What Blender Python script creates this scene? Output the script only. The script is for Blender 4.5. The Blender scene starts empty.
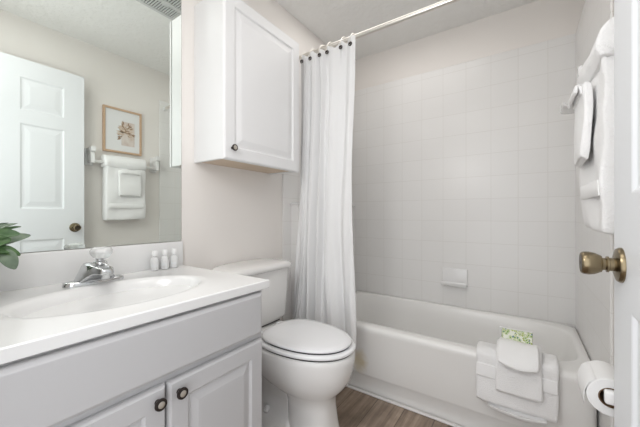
import bpy, bmesh, math, random
from mathutils import Vector, Matrix, noise
C = bpy.context.scene.collection
PI = math.pi
random.seed(7)

# ------------------------------------------------------------------ camera, world, lights, exposure
cam_d = bpy.data.cameras.new('camera')
cam_d.sensor_fit = 'HORIZONTAL'; cam_d.sensor_width = 36.0
cam_d.lens = 297.41 / 640 * 36
cam_d.shift_y = 0.86 / 640
cam_d.clip_start = 0.02
cam = bpy.data.objects.new('camera', cam_d); C.objects.link(cam)
cam.location = (1.2643, 0.0, 1.0244)
cam.rotation_euler = (PI/2, 0, 0.5997)
bpy.context.scene.camera = cam

world = bpy.data.worlds.new('world'); bpy.context.scene.world = world
world.use_nodes = True
bgn = world.node_tree.nodes['Background']
bgn.inputs[0].default_value = (0.95, 0.97, 1.0, 1); bgn.inputs[1].default_value = 2.1

def area(name, loc, rot, sx, sy, power, col=(1, 1, 1)):
    d = bpy.data.lights.new(name, 'AREA'); d.shape = 'RECTANGLE'
    d.size = sx; d.size_y = sy; d.energy = power; d.color = col
    o = bpy.data.objects.new(name, d); C.objects.link(o)
    o.location = loc; o.rotation_euler = rot
    return o
# vanity light bar above the mirror, ceiling light, added unseen fill lamps over the shower and near the doorway
area('vanity_light', (0.55, 0.4, 2.32), (0, 0, 0), 0.3, 0.3, 1.6, (1.0, 0.98, 0.95))
area('ceiling_light', (0.9, 0.32, 2.32), (0, 0, 0), 0.4, 0.4, 1.8, (1.0, 0.98, 0.96))
area('fill_shower', (0.58, 1.66, 2.33), (0, 0, 0), 0.8, 0.5, 2.7, (1.0, 0.97, 0.94))
area('fill_bounce', (0.95, 0.2, 1.75), (PI, 0, 0), 0.5, 0.3, 1.05, (1.0, 0.99, 0.97))
area('fill_forward', (0.62, 0.1, 1.6), (math.radians(60), 0, math.radians(-20)), 0.3, 0.3, 3.3, (1.0, 0.985, 0.97))

vs = bpy.context.scene.view_settings
vs.view_transform = 'Standard'; vs.look = 'None'; vs.gamma = 1.0; vs.use_curve_mapping = False
vs.exposure = 0.06

# ------------------------------------------------------------------ materials
def mat(name, col, rough=0.5, metal=0.0, **kw):
    m = bpy.data.materials.new(name); m.use_nodes = True
    b = m.node_tree.nodes['Principled BSDF']
    b.inputs['Base Color'].default_value = (*col, 1)
    b.inputs['Roughness'].default_value = rough
    b.inputs['Metallic'].default_value = metal
    for k, v in kw.items():
        b.inputs[k.replace('_', ' ')].default_value = v
    m['b'] = 1
    return m
def nodes(m): return m.node_tree.nodes, m.node_tree.links, m.node_tree.nodes['Principled BSDF']
def add_bump(m, scale, strength, dist=0.002, detail=4, kind='NOISE', stretch=None):
    n, l, b = nodes(m)
    tc = n.new('ShaderNodeTexCoord'); mp = n.new('ShaderNodeMapping')
    if stretch: mp.inputs['Scale'].default_value = stretch
    t = n.new('ShaderNodeTexNoise'); t.inputs['Scale'].default_value = scale; t.inputs['Detail'].default_value = detail
    bp = n.new('ShaderNodeBump'); bp.inputs['Strength'].default_value = strength; bp.inputs['Distance'].default_value = dist
    l.new(tc.outputs['Object'], mp.inputs['Vector']); l.new(mp.outputs['Vector'], t.inputs['Vector'])
    l.new(t.outputs['Fac'], bp.inputs['Height']); l.new(bp.outputs['Normal'], b.inputs['Normal'])
    return m
M = {}
M['wall'] = add_bump(mat('greige_wall_paint', (0.86, 0.825, 0.79), 0.7), 180, 0.15, 0.0006)
M['ceiling'] = add_bump(mat('knockdown_ceiling', (0.89, 0.885, 0.865), 0.85), 30, 0.9, 0.008, 3)
M['white'] = add_bump(mat('white_satin_paint', (0.82, 0.82, 0.825), 0.35), 60, 0.03, 0.0005)
M['door_white'] = add_bump(mat('white_door_paint', (0.80, 0.815, 0.835), 0.4), 60, 0.03, 0.0005)
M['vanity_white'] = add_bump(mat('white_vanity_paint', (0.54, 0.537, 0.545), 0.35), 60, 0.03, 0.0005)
M['marble'] = mat('white_cultured_marble', (0.82, 0.82, 0.815), 0.16)
M['porcelain'] = mat('white_porcelain', (0.82, 0.81, 0.795), 0.08)
M['plastic'] = mat('white_seat_plastic', (0.85, 0.85, 0.86), 0.2)
M['ceramic'] = mat('white_glazed_ceramic', (0.87, 0.865, 0.86), 0.12)
M['gap_shade'] = mat('dark_gap_shade', (0.05, 0.05, 0.05), 0.7)  # near-black colour for the shade in the toilet's gaps
M['chrome'] = mat('chrome', (0.62, 0.63, 0.64), 0.07, 1.0)
M['steel'] = mat('brushed_steel_rod', (0.82, 0.79, 0.74), 0.3, 1.0)
M['bronze'] = mat('dark_bronze', (0.06, 0.05, 0.045), 0.35, 0.8)
M['pewter'] = mat('pale_pewter', (0.62, 0.58, 0.52), 0.35, 0.7)
M['brass'] = add_bump(mat('antique_brass', (0.25, 0.20, 0.125), 0.27, 1.0), 90, 0.15, 0.0004, stretch=(8, 1, 1))
M['brass_dark'] = mat('aged_brass_keyway', (0.10, 0.08, 0.06), 0.4, 0.8)
M['curtain'] = add_bump(mat('white_curtain_fabric', (0.84, 0.84, 0.84), 0.85, Transmission_Weight=0.0), 400, 0.25, 0.0006)
M['terry'] = add_bump(mat('white_terry_cloth', (0.92, 0.915, 0.91), 0.95), 260, 0.8, 0.003, 5)
M['terry_band'] = add_bump(mat('white_woven_band', (0.91, 0.905, 0.90), 0.9), 500, 0.3, 0.001, 2, stretch=(0.2, 0.2, 1))
M['tan'] = mat('tan_cord', (0.42, 0.24, 0.12), 0.8)
M['paper'] = add_bump(mat('white_tissue', (0.84, 0.835, 0.825), 0.95), 300, 0.3, 0.0006)
M['card'] = mat('brown_card_core', (0.20, 0.12, 0.065), 0.9)
M['mirror'] = mat('mirror_silver', (0.90, 0.95, 0.915), 0.0, 1.0)
M['mirror_edge'] = mat('mirror_edge', (0.18, 0.19, 0.19), 0.3)
M['acrylic'] = mat('clear_acrylic', (0.97, 0.98, 0.98), 0.04, IOR=1.49, Transmission_Weight=1.0)
M['frost'] = mat('frosted_acrylic', (0.94, 0.93, 0.91), 0.35, IOR=1.4, Transmission_Weight=0.45)
M['knob_acrylic'] = mat('faceted_acrylic', (0.97, 0.975, 0.975), 0.12, IOR=1.4, Transmission_Weight=0.6)
M['lotion'] = mat('clear_gel', (0.95, 0.955, 0.955), 0.25, IOR=1.3, Transmission_Weight=0.3)
M['label'] = mat('grey_label', (0.66, 0.67, 0.68), 0.6)
M['cap'] = mat('white_bottle_cap', (0.85, 0.85, 0.85), 0.3)
M['mat_board'] = mat('white_mat_board', (0.82, 0.82, 0.82), 0.7)
M['raw'] = add_bump(mat('unpainted_tan_plywood', (0.66, 0.54, 0.42), 0.7), 20, 0.1, 0.001, stretch=(6, 1, 1))
M['vent'] = mat('vent_plastic', (0.66, 0.67, 0.66), 0.5)
M['vent_dark'] = mat('vent_shadow', (0.16, 0.165, 0.16), 0.8)
M['pot'] = mat('dark_grey_pot', (0.09, 0.095, 0.10), 0.6)
M['soil'] = add_bump(mat('soil', (0.05, 0.035, 0.025), 0.95), 120, 0.8, 0.004)
M['stem'] = mat('green_stem', (0.10, 0.19, 0.06), 0.6)
M['caulk'] = mat('white_caulk', (0.84, 0.83, 0.82), 0.5)

def floor_mat():
    m = mat('wood_vinyl_planks', (0.3, 0.25, 0.2), 0.45); n, l, b = nodes(m)
    tc = n.new('ShaderNodeTexCoord'); mp = n.new('ShaderNodeMapping'); mp.inputs['Rotation'].default_value = (0, 0, PI/2)
    l.new(tc.outputs['Object'], mp.inputs['Vector'])
    br = n.new('ShaderNodeTexBrick'); br.offset = 0.37
    br.inputs['Scale'].default_value = 1; br.inputs['Brick Width'].default_value = 1.2; br.inputs['Row Height'].default_value = 0.15
    br.inputs['Mortar Size'].default_value = 0.0015; br.inputs['Color1'].default_value = (0.275, 0.212, 0.163, 1)
    br.inputs['Color2'].default_value = (0.375, 0.30, 0.238, 1); br.inputs['Mortar'].default_value = (0.10, 0.075, 0.055, 1)
    l.new(mp.outputs['Vector'], br.inputs['Vector'])
    m2 = n.new('ShaderNodeMapping'); m2.inputs['Scale'].default_value = (1.6, 26, 1); l.new(mp.outputs['Vector'], m2.inputs['Vector'])
    ns = n.new('ShaderNodeTexNoise'); ns.inputs['Scale'].default_value = 1.6; ns.inputs['Detail'].default_value = 8; ns.inputs['Roughness'].default_value = 0.65
    l.new(m2.outputs['Vector'], ns.inputs['Vector'])
    n3 = n.new('ShaderNodeTexNoise'); n3.inputs['Scale'].default_value = 7; n3.inputs['Detail'].default_value = 3
    l.new(mp.outputs['Vector'], n3.inputs['Vector'])
    cr = n.new('ShaderNodeValToRGB'); cr.color_ramp.elements[0].position = 0.3; cr.color_ramp.elements[0].color = (0.50, 0.47, 0.45, 1)
    cr.color_ramp.elements[1].position = 0.72; cr.color_ramp.elements[1].color = (1.35, 1.33, 1.3, 1)
    l.new(ns.outputs['Fac'], cr.inputs['Fac'])
    mx = n.new('ShaderNodeMixRGB'); mx.blend_type = 'MULTIPLY'; mx.inputs[0].default_value = 1
    l.new(br.outputs['Color'], mx.inputs[1]); l.new(cr.outputs['Color'], mx.inputs[2])
    cr2 = n.new('ShaderNodeValToRGB'); cr2.color_ramp.elements[0].position = 0.35; cr2.color_ramp.elements[0].color = (0.75, 0.73, 0.72, 1)
    cr2.color_ramp.elements[1].position = 0.65; cr2.color_ramp.elements[1].color = (1.15, 1.15, 1.15, 1)
    l.new(n3.outputs['Fac'], cr2.inputs['Fac'])
    mx2 = n.new('ShaderNodeMixRGB'); mx2.blend_type = 'MULTIPLY'; mx2.inputs[0].default_value = 1
    l.new(mx.outputs['Color'], mx2.inputs[1]); l.new(cr2.outputs['Color'], mx2.inputs[2])
    l.new(mx2.outputs['Color'], b.inputs['Base Color'])
    return m
M['floor'] = floor_mat()

def tile_mat(name, axis):                                # square 15 cm tiles; axis is the horizontal world axis of the wall
    m = mat(name, (0.76, 0.75, 0.735), 0.28); n, l, b = nodes(m)
    tc = n.new('ShaderNodeTexCoord'); sp = n.new('ShaderNodeSeparateXYZ'); l.new(tc.outputs['Object'], sp.inputs[0])
    cb = n.new('ShaderNodeCombineXYZ')
    ax = n.new('ShaderNodeMath'); ax.operation = 'ADD'; ax.inputs[1].default_value = -0.637 + 1.5 if axis == 'X' else -1.424 + 1.5
    az = n.new('ShaderNodeMath'); az.operation = 'ADD'; az.inputs[1].default_value = -1.43 + 1.5
    l.new(sp.outputs[axis], ax.inputs[0]); l.new(sp.outputs['Z'], az.inputs[0])
    l.new(ax.outputs[0], cb.inputs[0]); l.new(az.outputs[0], cb.inputs[1])
    br = n.new('ShaderNodeTexBrick'); br.offset = 0; br.squash = 1
    br.inputs['Scale'].default_value = 1; br.inputs['Brick Width'].default_value = 0.15; br.inputs['Row Height'].default_value = 0.15
    br.inputs['Mortar Size'].default_value = 0.0016; br.inputs['Mortar Smooth'].default_value = 0.3
    br.inputs['Color1'].default_value = (0.835, 0.825, 0.81, 1); br.inputs['Color2'].default_value = (0.85, 0.84, 0.825, 1)
    br.inputs['Mortar'].default_value = (0.755, 0.74, 0.715, 1)
    l.new(cb.outputs[0], br.inputs['Vector'])
    l.new(br.outputs['Color'], b.inputs['Base Color'])
    bp = n.new('ShaderNodeBump'); bp.inputs['Strength'].default_value = 0.25; bp.inputs['Distance'].default_value = 0.001; bp.invert = True
    l.new(br.outputs['Fac'], bp.inputs['Height']); l.new(bp.outputs['Normal'], b.inputs['Normal'])
    return m
M['tile_x'] = tile_mat('square_tiles_far', 'X'); M['tile_y'] = tile_mat('square_tiles_side', 'Y')

def tub_mat():
    m = mat('white_tub_enamel', (0.87, 0.86, 0.84), 0.26); n, l, b = nodes(m)
    tc = n.new('ShaderNodeTexCoord'); mp = n.new('ShaderNodeMapping')
    mp.inputs['Location'].default_value = (-0.475/0.055, -1.565/0.5, -0.17/0.075); mp.inputs['Scale'].default_value = (1/0.055, 1/0.5, 1/0.075)
    l.new(tc.outputs['Object'], mp.inputs['Vector'])
    ns = n.new('ShaderNodeTexNoise'); ns.inputs['Scale'].default_value = 25; l.new(tc.outputs['Object'], ns.inputs['Vector'])
    ln = n.new('ShaderNodeVectorMath'); ln.operation = 'LENGTH'; l.new(mp.outputs['Vector'], ln.inputs[0])
    ad = n.new('ShaderNodeMath'); ad.operation = 'ADD'; l.new(ln.outputs['Value'], ad.inputs[0]); l.new(ns.outputs['Fac'], ad.inputs[1])
    mr = n.new('ShaderNodeMapRange'); mr.inputs['From Min'].default_value = 0.75; mr.inputs['From Max'].default_value = 1.6
    mr.inputs['To Min'].default_value = 1; mr.inputs['To Max'].default_value = 0; l.new(ad.outputs[0], mr.inputs['Value'])
    mx = n.new('ShaderNodeMixRGB'); mx.inputs[1].default_value = (0.87, 0.86, 0.84, 1); mx.inputs[2].default_value = (0.74, 0.66, 0.50, 1)
    l.new(mr.outputs[0], mx.inputs[0]); l.new(mx.outputs[0], b.inputs['Base Color'])
    return m
M['tub'] = tub_mat()

def wood_mat():
    m = mat('light_oak_frame', (0.58, 0.40, 0.27), 0.5); n, l, b = nodes(m)
    tc = n.new('ShaderNodeTexCoord'); mp = n.new('ShaderNodeMapping'); mp.inputs['Scale'].default_value = (10, 10, 90); l.new(tc.outputs['Object'], mp.inputs[0])
    ns = n.new('ShaderNodeTexNoise'); ns.inputs['Scale'].default_value = 2; l.new(mp.outputs[0], ns.inputs['Vector'])
    cr = n.new('ShaderNodeValToRGB'); cr.color_ramp.elements[0].color = (0.52, 0.34, 0.22, 1); cr.color_ramp.elements[1].color = (0.68, 0.49, 0.34, 1)
    l.new(ns.outputs['Fac'], cr.inputs[0]); l.new(cr.outputs[0], b.inputs['Base Color'])
    return m
M['oak'] = wood_mat()

def leaf_mat(name, c1, c2):
    m = mat(name, c1, 0.45); n, l, b = nodes(m)
    tc = n.new('ShaderNodeTexCoord'); ns = n.new('ShaderNodeTexNoise'); ns.inputs['Scale'].default_value = 45; l.new(tc.outputs['Object'], ns.inputs['Vector'])
    cr = n.new('ShaderNodeValToRGB'); cr.color_ramp.elements[0].color = (*c1, 1); cr.color_ramp.elements[1].color = (*c2, 1)
    cr.color_ramp.elements[0].position = 0.35; cr.color_ramp.elements[1].position = 0.7
    l.new(ns.outputs['Fac'], cr.inputs[0]); l.new(cr.outputs[0], b.inputs['Base Color'])
    return m
M['leaf'] = leaf_mat('green_leaf', (0.055, 0.13, 0.045), (0.12, 0.22, 0.085))
M['leaf_grey'] = leaf_mat('grey_green_leaf', (0.15, 0.21, 0.15), (0.24, 0.31, 0.22))

def packet_mat():
    m = mat('floral_packet_paper', (0.8, 0.82, 0.75), 0.5); n, l, b = nodes(m)
    tc = n.new('ShaderNodeTexCoord'); v = n.new('ShaderNodeTexVoronoi'); v.inputs['Scale'].default_value = 90; l.new(tc.outputs['Object'], v.inputs['Vector'])
    cr = n.new('ShaderNodeValToRGB'); cr.color_ramp.interpolation = 'CONSTANT'
    e = cr.color_ramp.elements; e[0].position = 0; e[0].color = (0.20, 0.36, 0.05, 1); e[1].position = 0.34; e[1].color = (0.78, 0.80, 0.70, 1)
    a = e.new(0.48); a.color = (0.36, 0.44, 0.08, 1); a = e.new(0.62); a.color = (0.78, 0.80, 0.70, 1)
    l.new(v.outputs['Distance'], cr.inputs[0])
    v2 = n.new('ShaderNodeTexVoronoi'); v2.inputs['Scale'].default_value = 70; l.new(tc.outputs['Object'], v2.inputs['Vector'])
    lt = n.new('ShaderNodeMath'); lt.operation = 'LESS_THAN'; lt.inputs[1].default_value = 0.27; l.new(v2.outputs['Distance'], lt.inputs[0])
    mx = n.new('ShaderNodeMixRGB'); mx.inputs[2].default_value = (0.06, 0.17, 0.24, 1)
    l.new(lt.outputs[0], mx.inputs[0]); l.new(cr.outputs[0], mx.inputs[1]); l.new(mx.outputs[0], b.inputs['Base Color'])
    # the multiplier keeps the distance in tile units
    for t in (v, v2): t.normalize = False if hasattr(t, 'normalize') else None
    return m
try: M['packet'] = packet_mat()
except Exception: M['packet'] = mat('floral_packet_paper', (0.5, 0.6, 0.35), 0.5)

# ------------------------------------------------------------------ helpers
def obj(name, bm, m, parent=None, smooth=False, angle=None):
    bmesh.ops.recalc_face_normals(bm, faces=bm.faces)
    me = bpy.data.meshes.new(name); bm.to_mesh(me); bm.free()
    mats = m if isinstance(m, (list, tuple)) else [m]
    for x in mats: me.materials.append(M[x])
    if smooth:
        for p in me.polygons: p.use_smooth = True
        if angle is not None:
            try: me.set_sharp_from_angle(angle=math.radians(angle))
            except Exception: pass
    o = bpy.data.objects.new(name, me); C.objects.link(o)
    if parent:
        o.parent = parent
        o.matrix_parent_inverse = Matrix.Translation(-Vector(parent.location))
    return o
def tag(o, label, cat, group=None):
    o['label'] = label; o['category'] = cat
    if group: o['group'] = group
    return o
def thing(name, label, cat, loc=(0, 0, 0), group=None):
    o = bpy.data.objects.new(name, None); C.objects.link(o); o.location = loc; o.empty_display_size = 0.05
    return tag(o, label, cat, group)
def struct(name, bm, m, **k):
    o = obj(name, bm, m, **k); o['kind'] = 'structure'; return o
def box(bm, a, b, bev=0.0, seg=2):
    a = Vector(a); b = Vector(b)
    r = bmesh.ops.create_cube(bm, size=1.0); vs = r['verts']
    s = b - a; c = (a + b) / 2
    for v in vs: v.co = Vector((v.co.x*s.x, v.co.y*s.y, v.co.z*s.z)) + c
    if bev > 0:
        es = list({e for v in vs for e in v.link_edges})
        bmesh.ops.bevel(bm, geom=es, offset=bev, segments=seg, profile=0.5, affect='EDGES')
    return bm
def nb(): return bmesh.new()
def boxb(a, b, bev=0.0, seg=2): return box(nb(), a, b, bev, seg)
def loft(bm, rings, cap0=True, cap1=True, closed=True):
    R = [[bm.verts.new(p) for p in r] for r in rings]
    n = len(R[0])
    for a, b in zip(R, R[1:]):
        for i in range(n if closed else n - 1):
            j = (i + 1) % n
            try: bm.faces.new((a[i], a[j], b[j], b[i]))
            except ValueError: pass
    if cap0 and closed: bm.faces.new(R[0])
    if cap1 and closed: bm.faces.new(R[-1])
    return R
def lathe(bm, prof, org, axis='Z', n=32):                # prof: (radius, height); closed with caps
    rings = []
    for r, h in prof:
        ring = []
        for i in range(n):
            t = 2*PI*i/n; c, s = r*math.cos(t), r*math.sin(t)
            p = {'Z': (c, s, h), 'X': (h, c, s), 'Y': (s, h, c)}[axis]
            ring.append(Vector(org) + Vector(p))
        rings.append(ring)
    loft(bm, rings); return bm
def tube(bm, pts, r, n=12, cap=True):
    pts = [Vector(p) for p in pts]; rings = []
    rr = r if isinstance(r, (list, tuple)) else [r]*len(pts)
    up = None
    for i, p in enumerate(pts):
        d = (pts[min(i+1, len(pts)-1)] - pts[max(i-1, 0)]).normalized()
        if up is None:
            up = d.orthogonal().normalized()
        else:
            up = (up - d*up.dot(d)).normalized()
        s = d.cross(up)
        rings.append([p + rr[i]*(math.cos(2*PI*k/n)*up + math.sin(2*PI*k/n)*s) for k in range(n)])
    loft(bm, rings, cap, cap); return bm
def torus(bm, org, R, r, axis='Y', n=24, m=8, arc=1.0, a0=0.0):
    rings = []
    for i in range(n + (0 if arc >= 1 else 1)):
        t = a0 + 2*PI*arc*i/n
        ring = []
        for k in range(m):
            u = 2*PI*k/m; q = R + r*math.cos(u); w = r*math.sin(u)
            p = {'Y': (q*math.cos(t), w, q*math.sin(t)), 'X': (w, q*math.cos(t), q*math.sin(t)), 'Z': (q*math.cos(t), q*math.sin(t), w)}[axis]
            ring.append(Vector(org) + Vector(p))
        rings.append(ring)
    if arc >= 1: rings.append(rings[0]); loft(bm, rings, False, False); bmesh.ops.remove_doubles(bm, verts=bm.verts, dist=1e-6)
    else: loft(bm, rings)
    return bm
def panel(bm, x0, y0, y1, z0, z1, prof, back):           # raised panel facing +X: rings (inset, x) lofted from the back
    def rect(i, x): return [Vector((x, y0+i, z0+i)), Vector((x, y1-i, z0+i)), Vector((x, y1-i, z1-i)), Vector((x, y0+i, z1-i))]
    loft(bm, [rect(0, back)] + [rect(i, x0+d) for i, d in prof]); return bm
def ribbon(bm, prof, x0, x1, th, nx=10, wob=0.0, seed=0, axis='X'):  # cloth strip: profile (p, z) swept along an axis, with thickness
    # offset profile
    P = [Vector((a, b)) for a, b in prof]; n = len(P); N = []
    for i in range(n):
        d = (P[min(i+1, n-1)] - P[max(i-1, 0)]).normalized(); N.append(Vector((-d.y, d.x)))
    loop = [P[i] + N[i]*th/2 for i in range(n)]
    e = (P[-1]-P[-2]).normalized()*th*0.45; loop.append(P[-1] + e)
    loop += [P[i] - N[i]*th/2 for i in range(n-1, -1, -1)]
    e = (P[0]-P[1]).normalized()*th*0.45; loop.append(P[0] + e)
    rings = []
    ts = [0, 0.02, 0.05] + [0.05 + 0.9*(k+1)/(nx) for k in range(nx-1)] + [0.95, 0.98, 1]
    for t in ts:
        x = x0 + (x1-x0)*t
        edge = min(t, 1-t); k = 1.0
        ring = []
        for j, q in enumerate(loop):
            a, b = q
            w = wob*noise.noise(Vector((x*9+seed, a*9, b*9+seed)))
            w2 = wob*noise.noise(Vector((x*9+seed+40, a*9, b*9+seed)))
            mid = P[j] if j < n else (P[-1] if j == n else (P[2*n-j] if j <= 2*n else P[0]))
            sh = 1.0 if edge >= 0.05 else (0.55 if edge == 0 else 0.85 if edge <= 0.021 else 1.0)
            a = mid[0] + (a - mid[0])*sh; b = mid[1] + (b - mid[1])*sh
            ring.append(Vector((x+w2*0.6, a+w, b+w2)) if axis == 'X' else Vector((a+w, x+w2*0.6, b+w2)))
        rings.append(ring)
    loft(bm, rings); return bm
def smooth_path(pts, n=6):                                # Catmull-Rom through 2-D points
    out = []
    for i in range(len(pts)-1):
        p0 = pts[max(i-1, 0)]; p1 = pts[i]; p2 = pts[i+1]; p3 = pts[min(i+2, len(pts)-1)]
        for k in range(n):
            t = k/n
            out.append(tuple(0.5*((2*p1[j]) + (-p0[j]+p2[j])*t + (2*p0[j]-5*p1[j]+4*p2[j]-p3[j])*t*t + (-p0[j]+3*p1[j]-3*p2[j]+p3[j])*t**3) for j in range(len(p1))))
    out.append(tuple(pts[-1])); return out
def subdiv(o, lv=1):
    s = o.modifiers.new('sub', 'SUBSURF'); s.levels = lv; s.render_levels = lv
    return o

W, D, H = 1.524, 2.276, 2.3456                            # room width, camera-to-far-wall depth, ceiling height
TT = 2.079                                                # top of the tiles
NY = -0.03                                                # inner face of the near wall
T = 0.1

# ------------------------------------------------------------------ the room
struct('floor', boxb((-T, NY-0.9, -0.05), (W+T, D+T, 0)), 'floor')
struct('ceiling', boxb((-T, NY-0.12, H), (W+T+0.12, D+T, H+0.05)), 'ceiling')
struct('wall_left', boxb((-T, NY-0.12, 0), (0, D+T, H)), 'wall')
struct('wall_far', boxb((0, D, 0), (W+0.18, D+T, H)), 'wall')
b = nb(); box(b, (W, NY-0.12, 0), (W+T, 1.62, H)); box(b, (W, 1.62, 0), (W+T, D, TT))
loft(b, [[Vector((W, y, TT)), Vector((W+T, y, TT)), Vector((W+T+0.08, y, H)), Vector((W+0.075, y, H))] for y in (1.62, D)])
struct('wall_right', b, 'wall')
b = nb()
box(b, (0, NY-0.12, 0), (0.62, NY, H)); box(b, (0.62, NY-0.12, 2.06), (W, NY, H)); box(b, (1.46, NY-0.12, 0), (W, NY, 2.06))
struct('wall_near', b, 'wall')
# door casing of the opening
b = nb()
box(b, (0.57, NY, 0), (0.63, NY+0.015, 2.11), 0.004); box(b, (0.63, NY, 2.05), (1.46, NY+0.015, 2.11), 0.004)
box(b, (1.455, NY, 0), (1.515, NY+0.015, 2.11), 0.004)
struct('trim_1', b, 'white')
# shower tiles
struct('trim_2', boxb((0.0, D-0.009, 0.3), (W, D, TT), 0.003, 1), 'tile_x')['label'] = 'white square wall tiles above the tub'
b = boxb((W-0.009, 1.427, 0), (W, D-0.009, TT), 0.003, 1); struct('trim_3', b, 'tile_y')
b = boxb((0, 1.422, 0), (0.009, D-0.009, TT), 0.003, 1); struct('trim_4', b, 'tile_y')
# low tiled ledge along the left end of the tub
b = nb(); box(b, (0.009, 1.50, 0), (0.070, D-0.009, 1.088)); struct('trim_5', b, 'tile_y')
struct('trim_6', boxb((0.009, 1.490, 1.086), (0.080, D-0.009, 1.102), 0.004, 2), 'ceramic')
struct('baseboard_left', boxb((0, 0.76, 0), (0.012, 1.42, 0.085), 0.004, 2), 'white')
struct('baseboard_right', boxb((W-0.012, NY, 0), (W, 1.42, 0.085), 0.004, 2), 'white')
struct('trim_7', boxb((0.07, 1.545, 0), (W-0.009, 1.562, 0.009), 0.003, 2), 'caulk')

# ------------------------------------------------------------------ bathtub
def bathtub():
    t = thing('bathtub', 'white alcove bathtub with a faint yellow stain on its apron', 'bathtub', (0.79, 1.92, 0))
    x0, x1, y0, y1 = 0.072, W-0.010, 1.562, D-0.010
    N = 96; cx, cy = 0.775, 1.925
    def sup(ax, ay, e, ccx, ccy, z):
        out = []
        for i in range(N):
            a = 2*PI*i/N; c, s = math.cos(a), math.sin(a)
            out.append(Vector((ccx + ax*abs(c)**(2/e)*(1 if c >= 0 else -1), ccy + ay*abs(s)**(2/e)*(1 if s >= 0 else -1), z)))
        return out
    def rectring(ins, z, front=0.0, r=0.02):
        X0, X1, Y0, Y1 = x0+ins, x1-ins, y0+ins+front, y1-ins
        hx, hy, mx, my = (X1-X0)/2, (Y1-Y0)/2, (X0+X1)/2, (Y0+Y1)/2
        out = []
        for i in range(N):
            a = 2*PI*i/N; c, s = math.cos(a), math.sin(a); e = 14
            out.append(Vector((mx + hx*abs(c)**(2/e)*(1 if c >= 0 else -1), my + hy*abs(s)**(2/e)*(1 if s >= 0 else -1), z)))
        return out
    rz = 0.382
    rings = [rectring(0, 0.0, 0.010), rectring(0, 0.086, 0.010), rectring(0, 0.096, 0.003), rectring(0, 0.106, 0.001), rectring(0, 0.24, 0.0), rectring(0, 0.345, -0.006),
             rectring(0, 0.362, -0.008), rectring(0.003, 0.374, -0.006), rectring(0.008, 0.380, 0), rectring(0.02, rz, 0)]
    rings += [sup(0.712, 0.305, 4.5, cx, cy, rz), sup(0.704, 0.298, 4.5, cx, cy, rz-0.003), sup(0.697, 0.291, 4.5, cx, cy, rz-0.012)]
    rings += [sup(0.680, 0.277, 4.2, cx-0.004, cy, 0.30), sup(0.650, 0.258, 4.0, cx-0.012, cy, 0.18), sup(0.625, 0.243, 3.8, cx-0.018, cy, 0.10), sup(0.595, 0.220, 3.6, cx-0.02, cy, 0.068), sup(0.52, 0.16, 3.2, cx-0.02, cy, 0.056)]
    b = nb(); loft(b, rings, cap0=True, cap1=True)
    o = obj('tub_shell', b, 'tub', t, smooth=True, angle=60)
    b = nb(); lathe(b, [(0.001, 0.0), (0.03, 0), (0.033, 0.004), (0.02, 0.006), (0.001, 0.006)], (0.30, cy, 0.056)); obj('drain', b, 'chrome', t, smooth=True)
bathtub()

# soap dish on the far wall
t = thing('soap_dish', 'white ceramic soap dish set into the tiles above the tub', 'soap dish', (0.865, D-0.009, 0.58))
b = nb(); box(b, (0.783, D-0.022, 0.528), (0.948, D-0.0085, 0.645), 0.006, 3); obj('back_plate', b, 'ceramic', t, smooth=True, angle=40)
b = nb()
pr = smooth_path([(D-0.02, 0.530), (D-0.05, 0.532), (D-0.064, 0.540), (D-0.068, 0.552)], 5)
ribbon(b, pr, 0.783, 0.948, 0.014, 6); obj('dish_tray', b, 'ceramic', t, smooth=True, angle=50)

# ceramic shelf high on the right-hand tiles
t = thing('shower_shelf', 'small white ceramic shelf high on the right shower tiles behind the wall towels', 'shelf', (W-0.009, 1.92, 1.55))
b = nb(); box(b, (W-0.020, 1.845, 1.535), (W-0.0085, 1.995, 1.685), 0.005, 3); obj('back_plate', b, 'ceramic', t, smooth=True, angle=40)
b = nb(); ribbon(b, smooth_path([(W-0.018, 1.547), (W-0.070, 1.547), (W-0.092, 1.551), (W-0.099, 1.564)], 5), 1.848, 1.992, 0.012, 6, axis='Y'); obj('shelf_tray', b, 'ceramic', t, smooth=True, angle=50)
for y in (1.853, 1.987):
    ring = [(W-0.015, 1.55), (W-0.090, 1.555), (W-0.060, 1.60), (W-0.015, 1.66)]
    b = nb(); loft(b, [[Vector((px, y-0.004, pz)) for px, pz in ring], [Vector((px, y+0.004, pz)) for px, pz in ring]]); obj('side_cheek', b, 'ceramic', t)

# ------------------------------------------------------------------ vanity
vt = thing('vanity_cabinet', 'white two-door vanity cabinet under the sink counter', 'cabinet', (0.27, 0.36, 0))
VY0, VY1 = NY+0.004, 0.727
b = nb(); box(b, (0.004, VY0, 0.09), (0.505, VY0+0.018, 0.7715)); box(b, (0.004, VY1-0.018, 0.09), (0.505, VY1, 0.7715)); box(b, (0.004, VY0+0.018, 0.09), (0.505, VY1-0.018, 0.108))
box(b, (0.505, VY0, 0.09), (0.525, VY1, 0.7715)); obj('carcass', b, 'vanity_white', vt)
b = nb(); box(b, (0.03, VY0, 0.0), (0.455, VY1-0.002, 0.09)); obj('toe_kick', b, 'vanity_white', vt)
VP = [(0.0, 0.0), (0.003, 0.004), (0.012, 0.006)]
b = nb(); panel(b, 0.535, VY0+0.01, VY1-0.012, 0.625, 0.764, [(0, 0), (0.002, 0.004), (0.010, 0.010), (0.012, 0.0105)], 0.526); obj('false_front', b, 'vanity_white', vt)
DP = [(0, 0), (0.003, 0.006), (0.007, 0.010), (0.050, 0.0105), (0.056, 0.004), (0.062, 0.004), (0.082, 0.0095), (0.09, 0.0100)]
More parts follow.
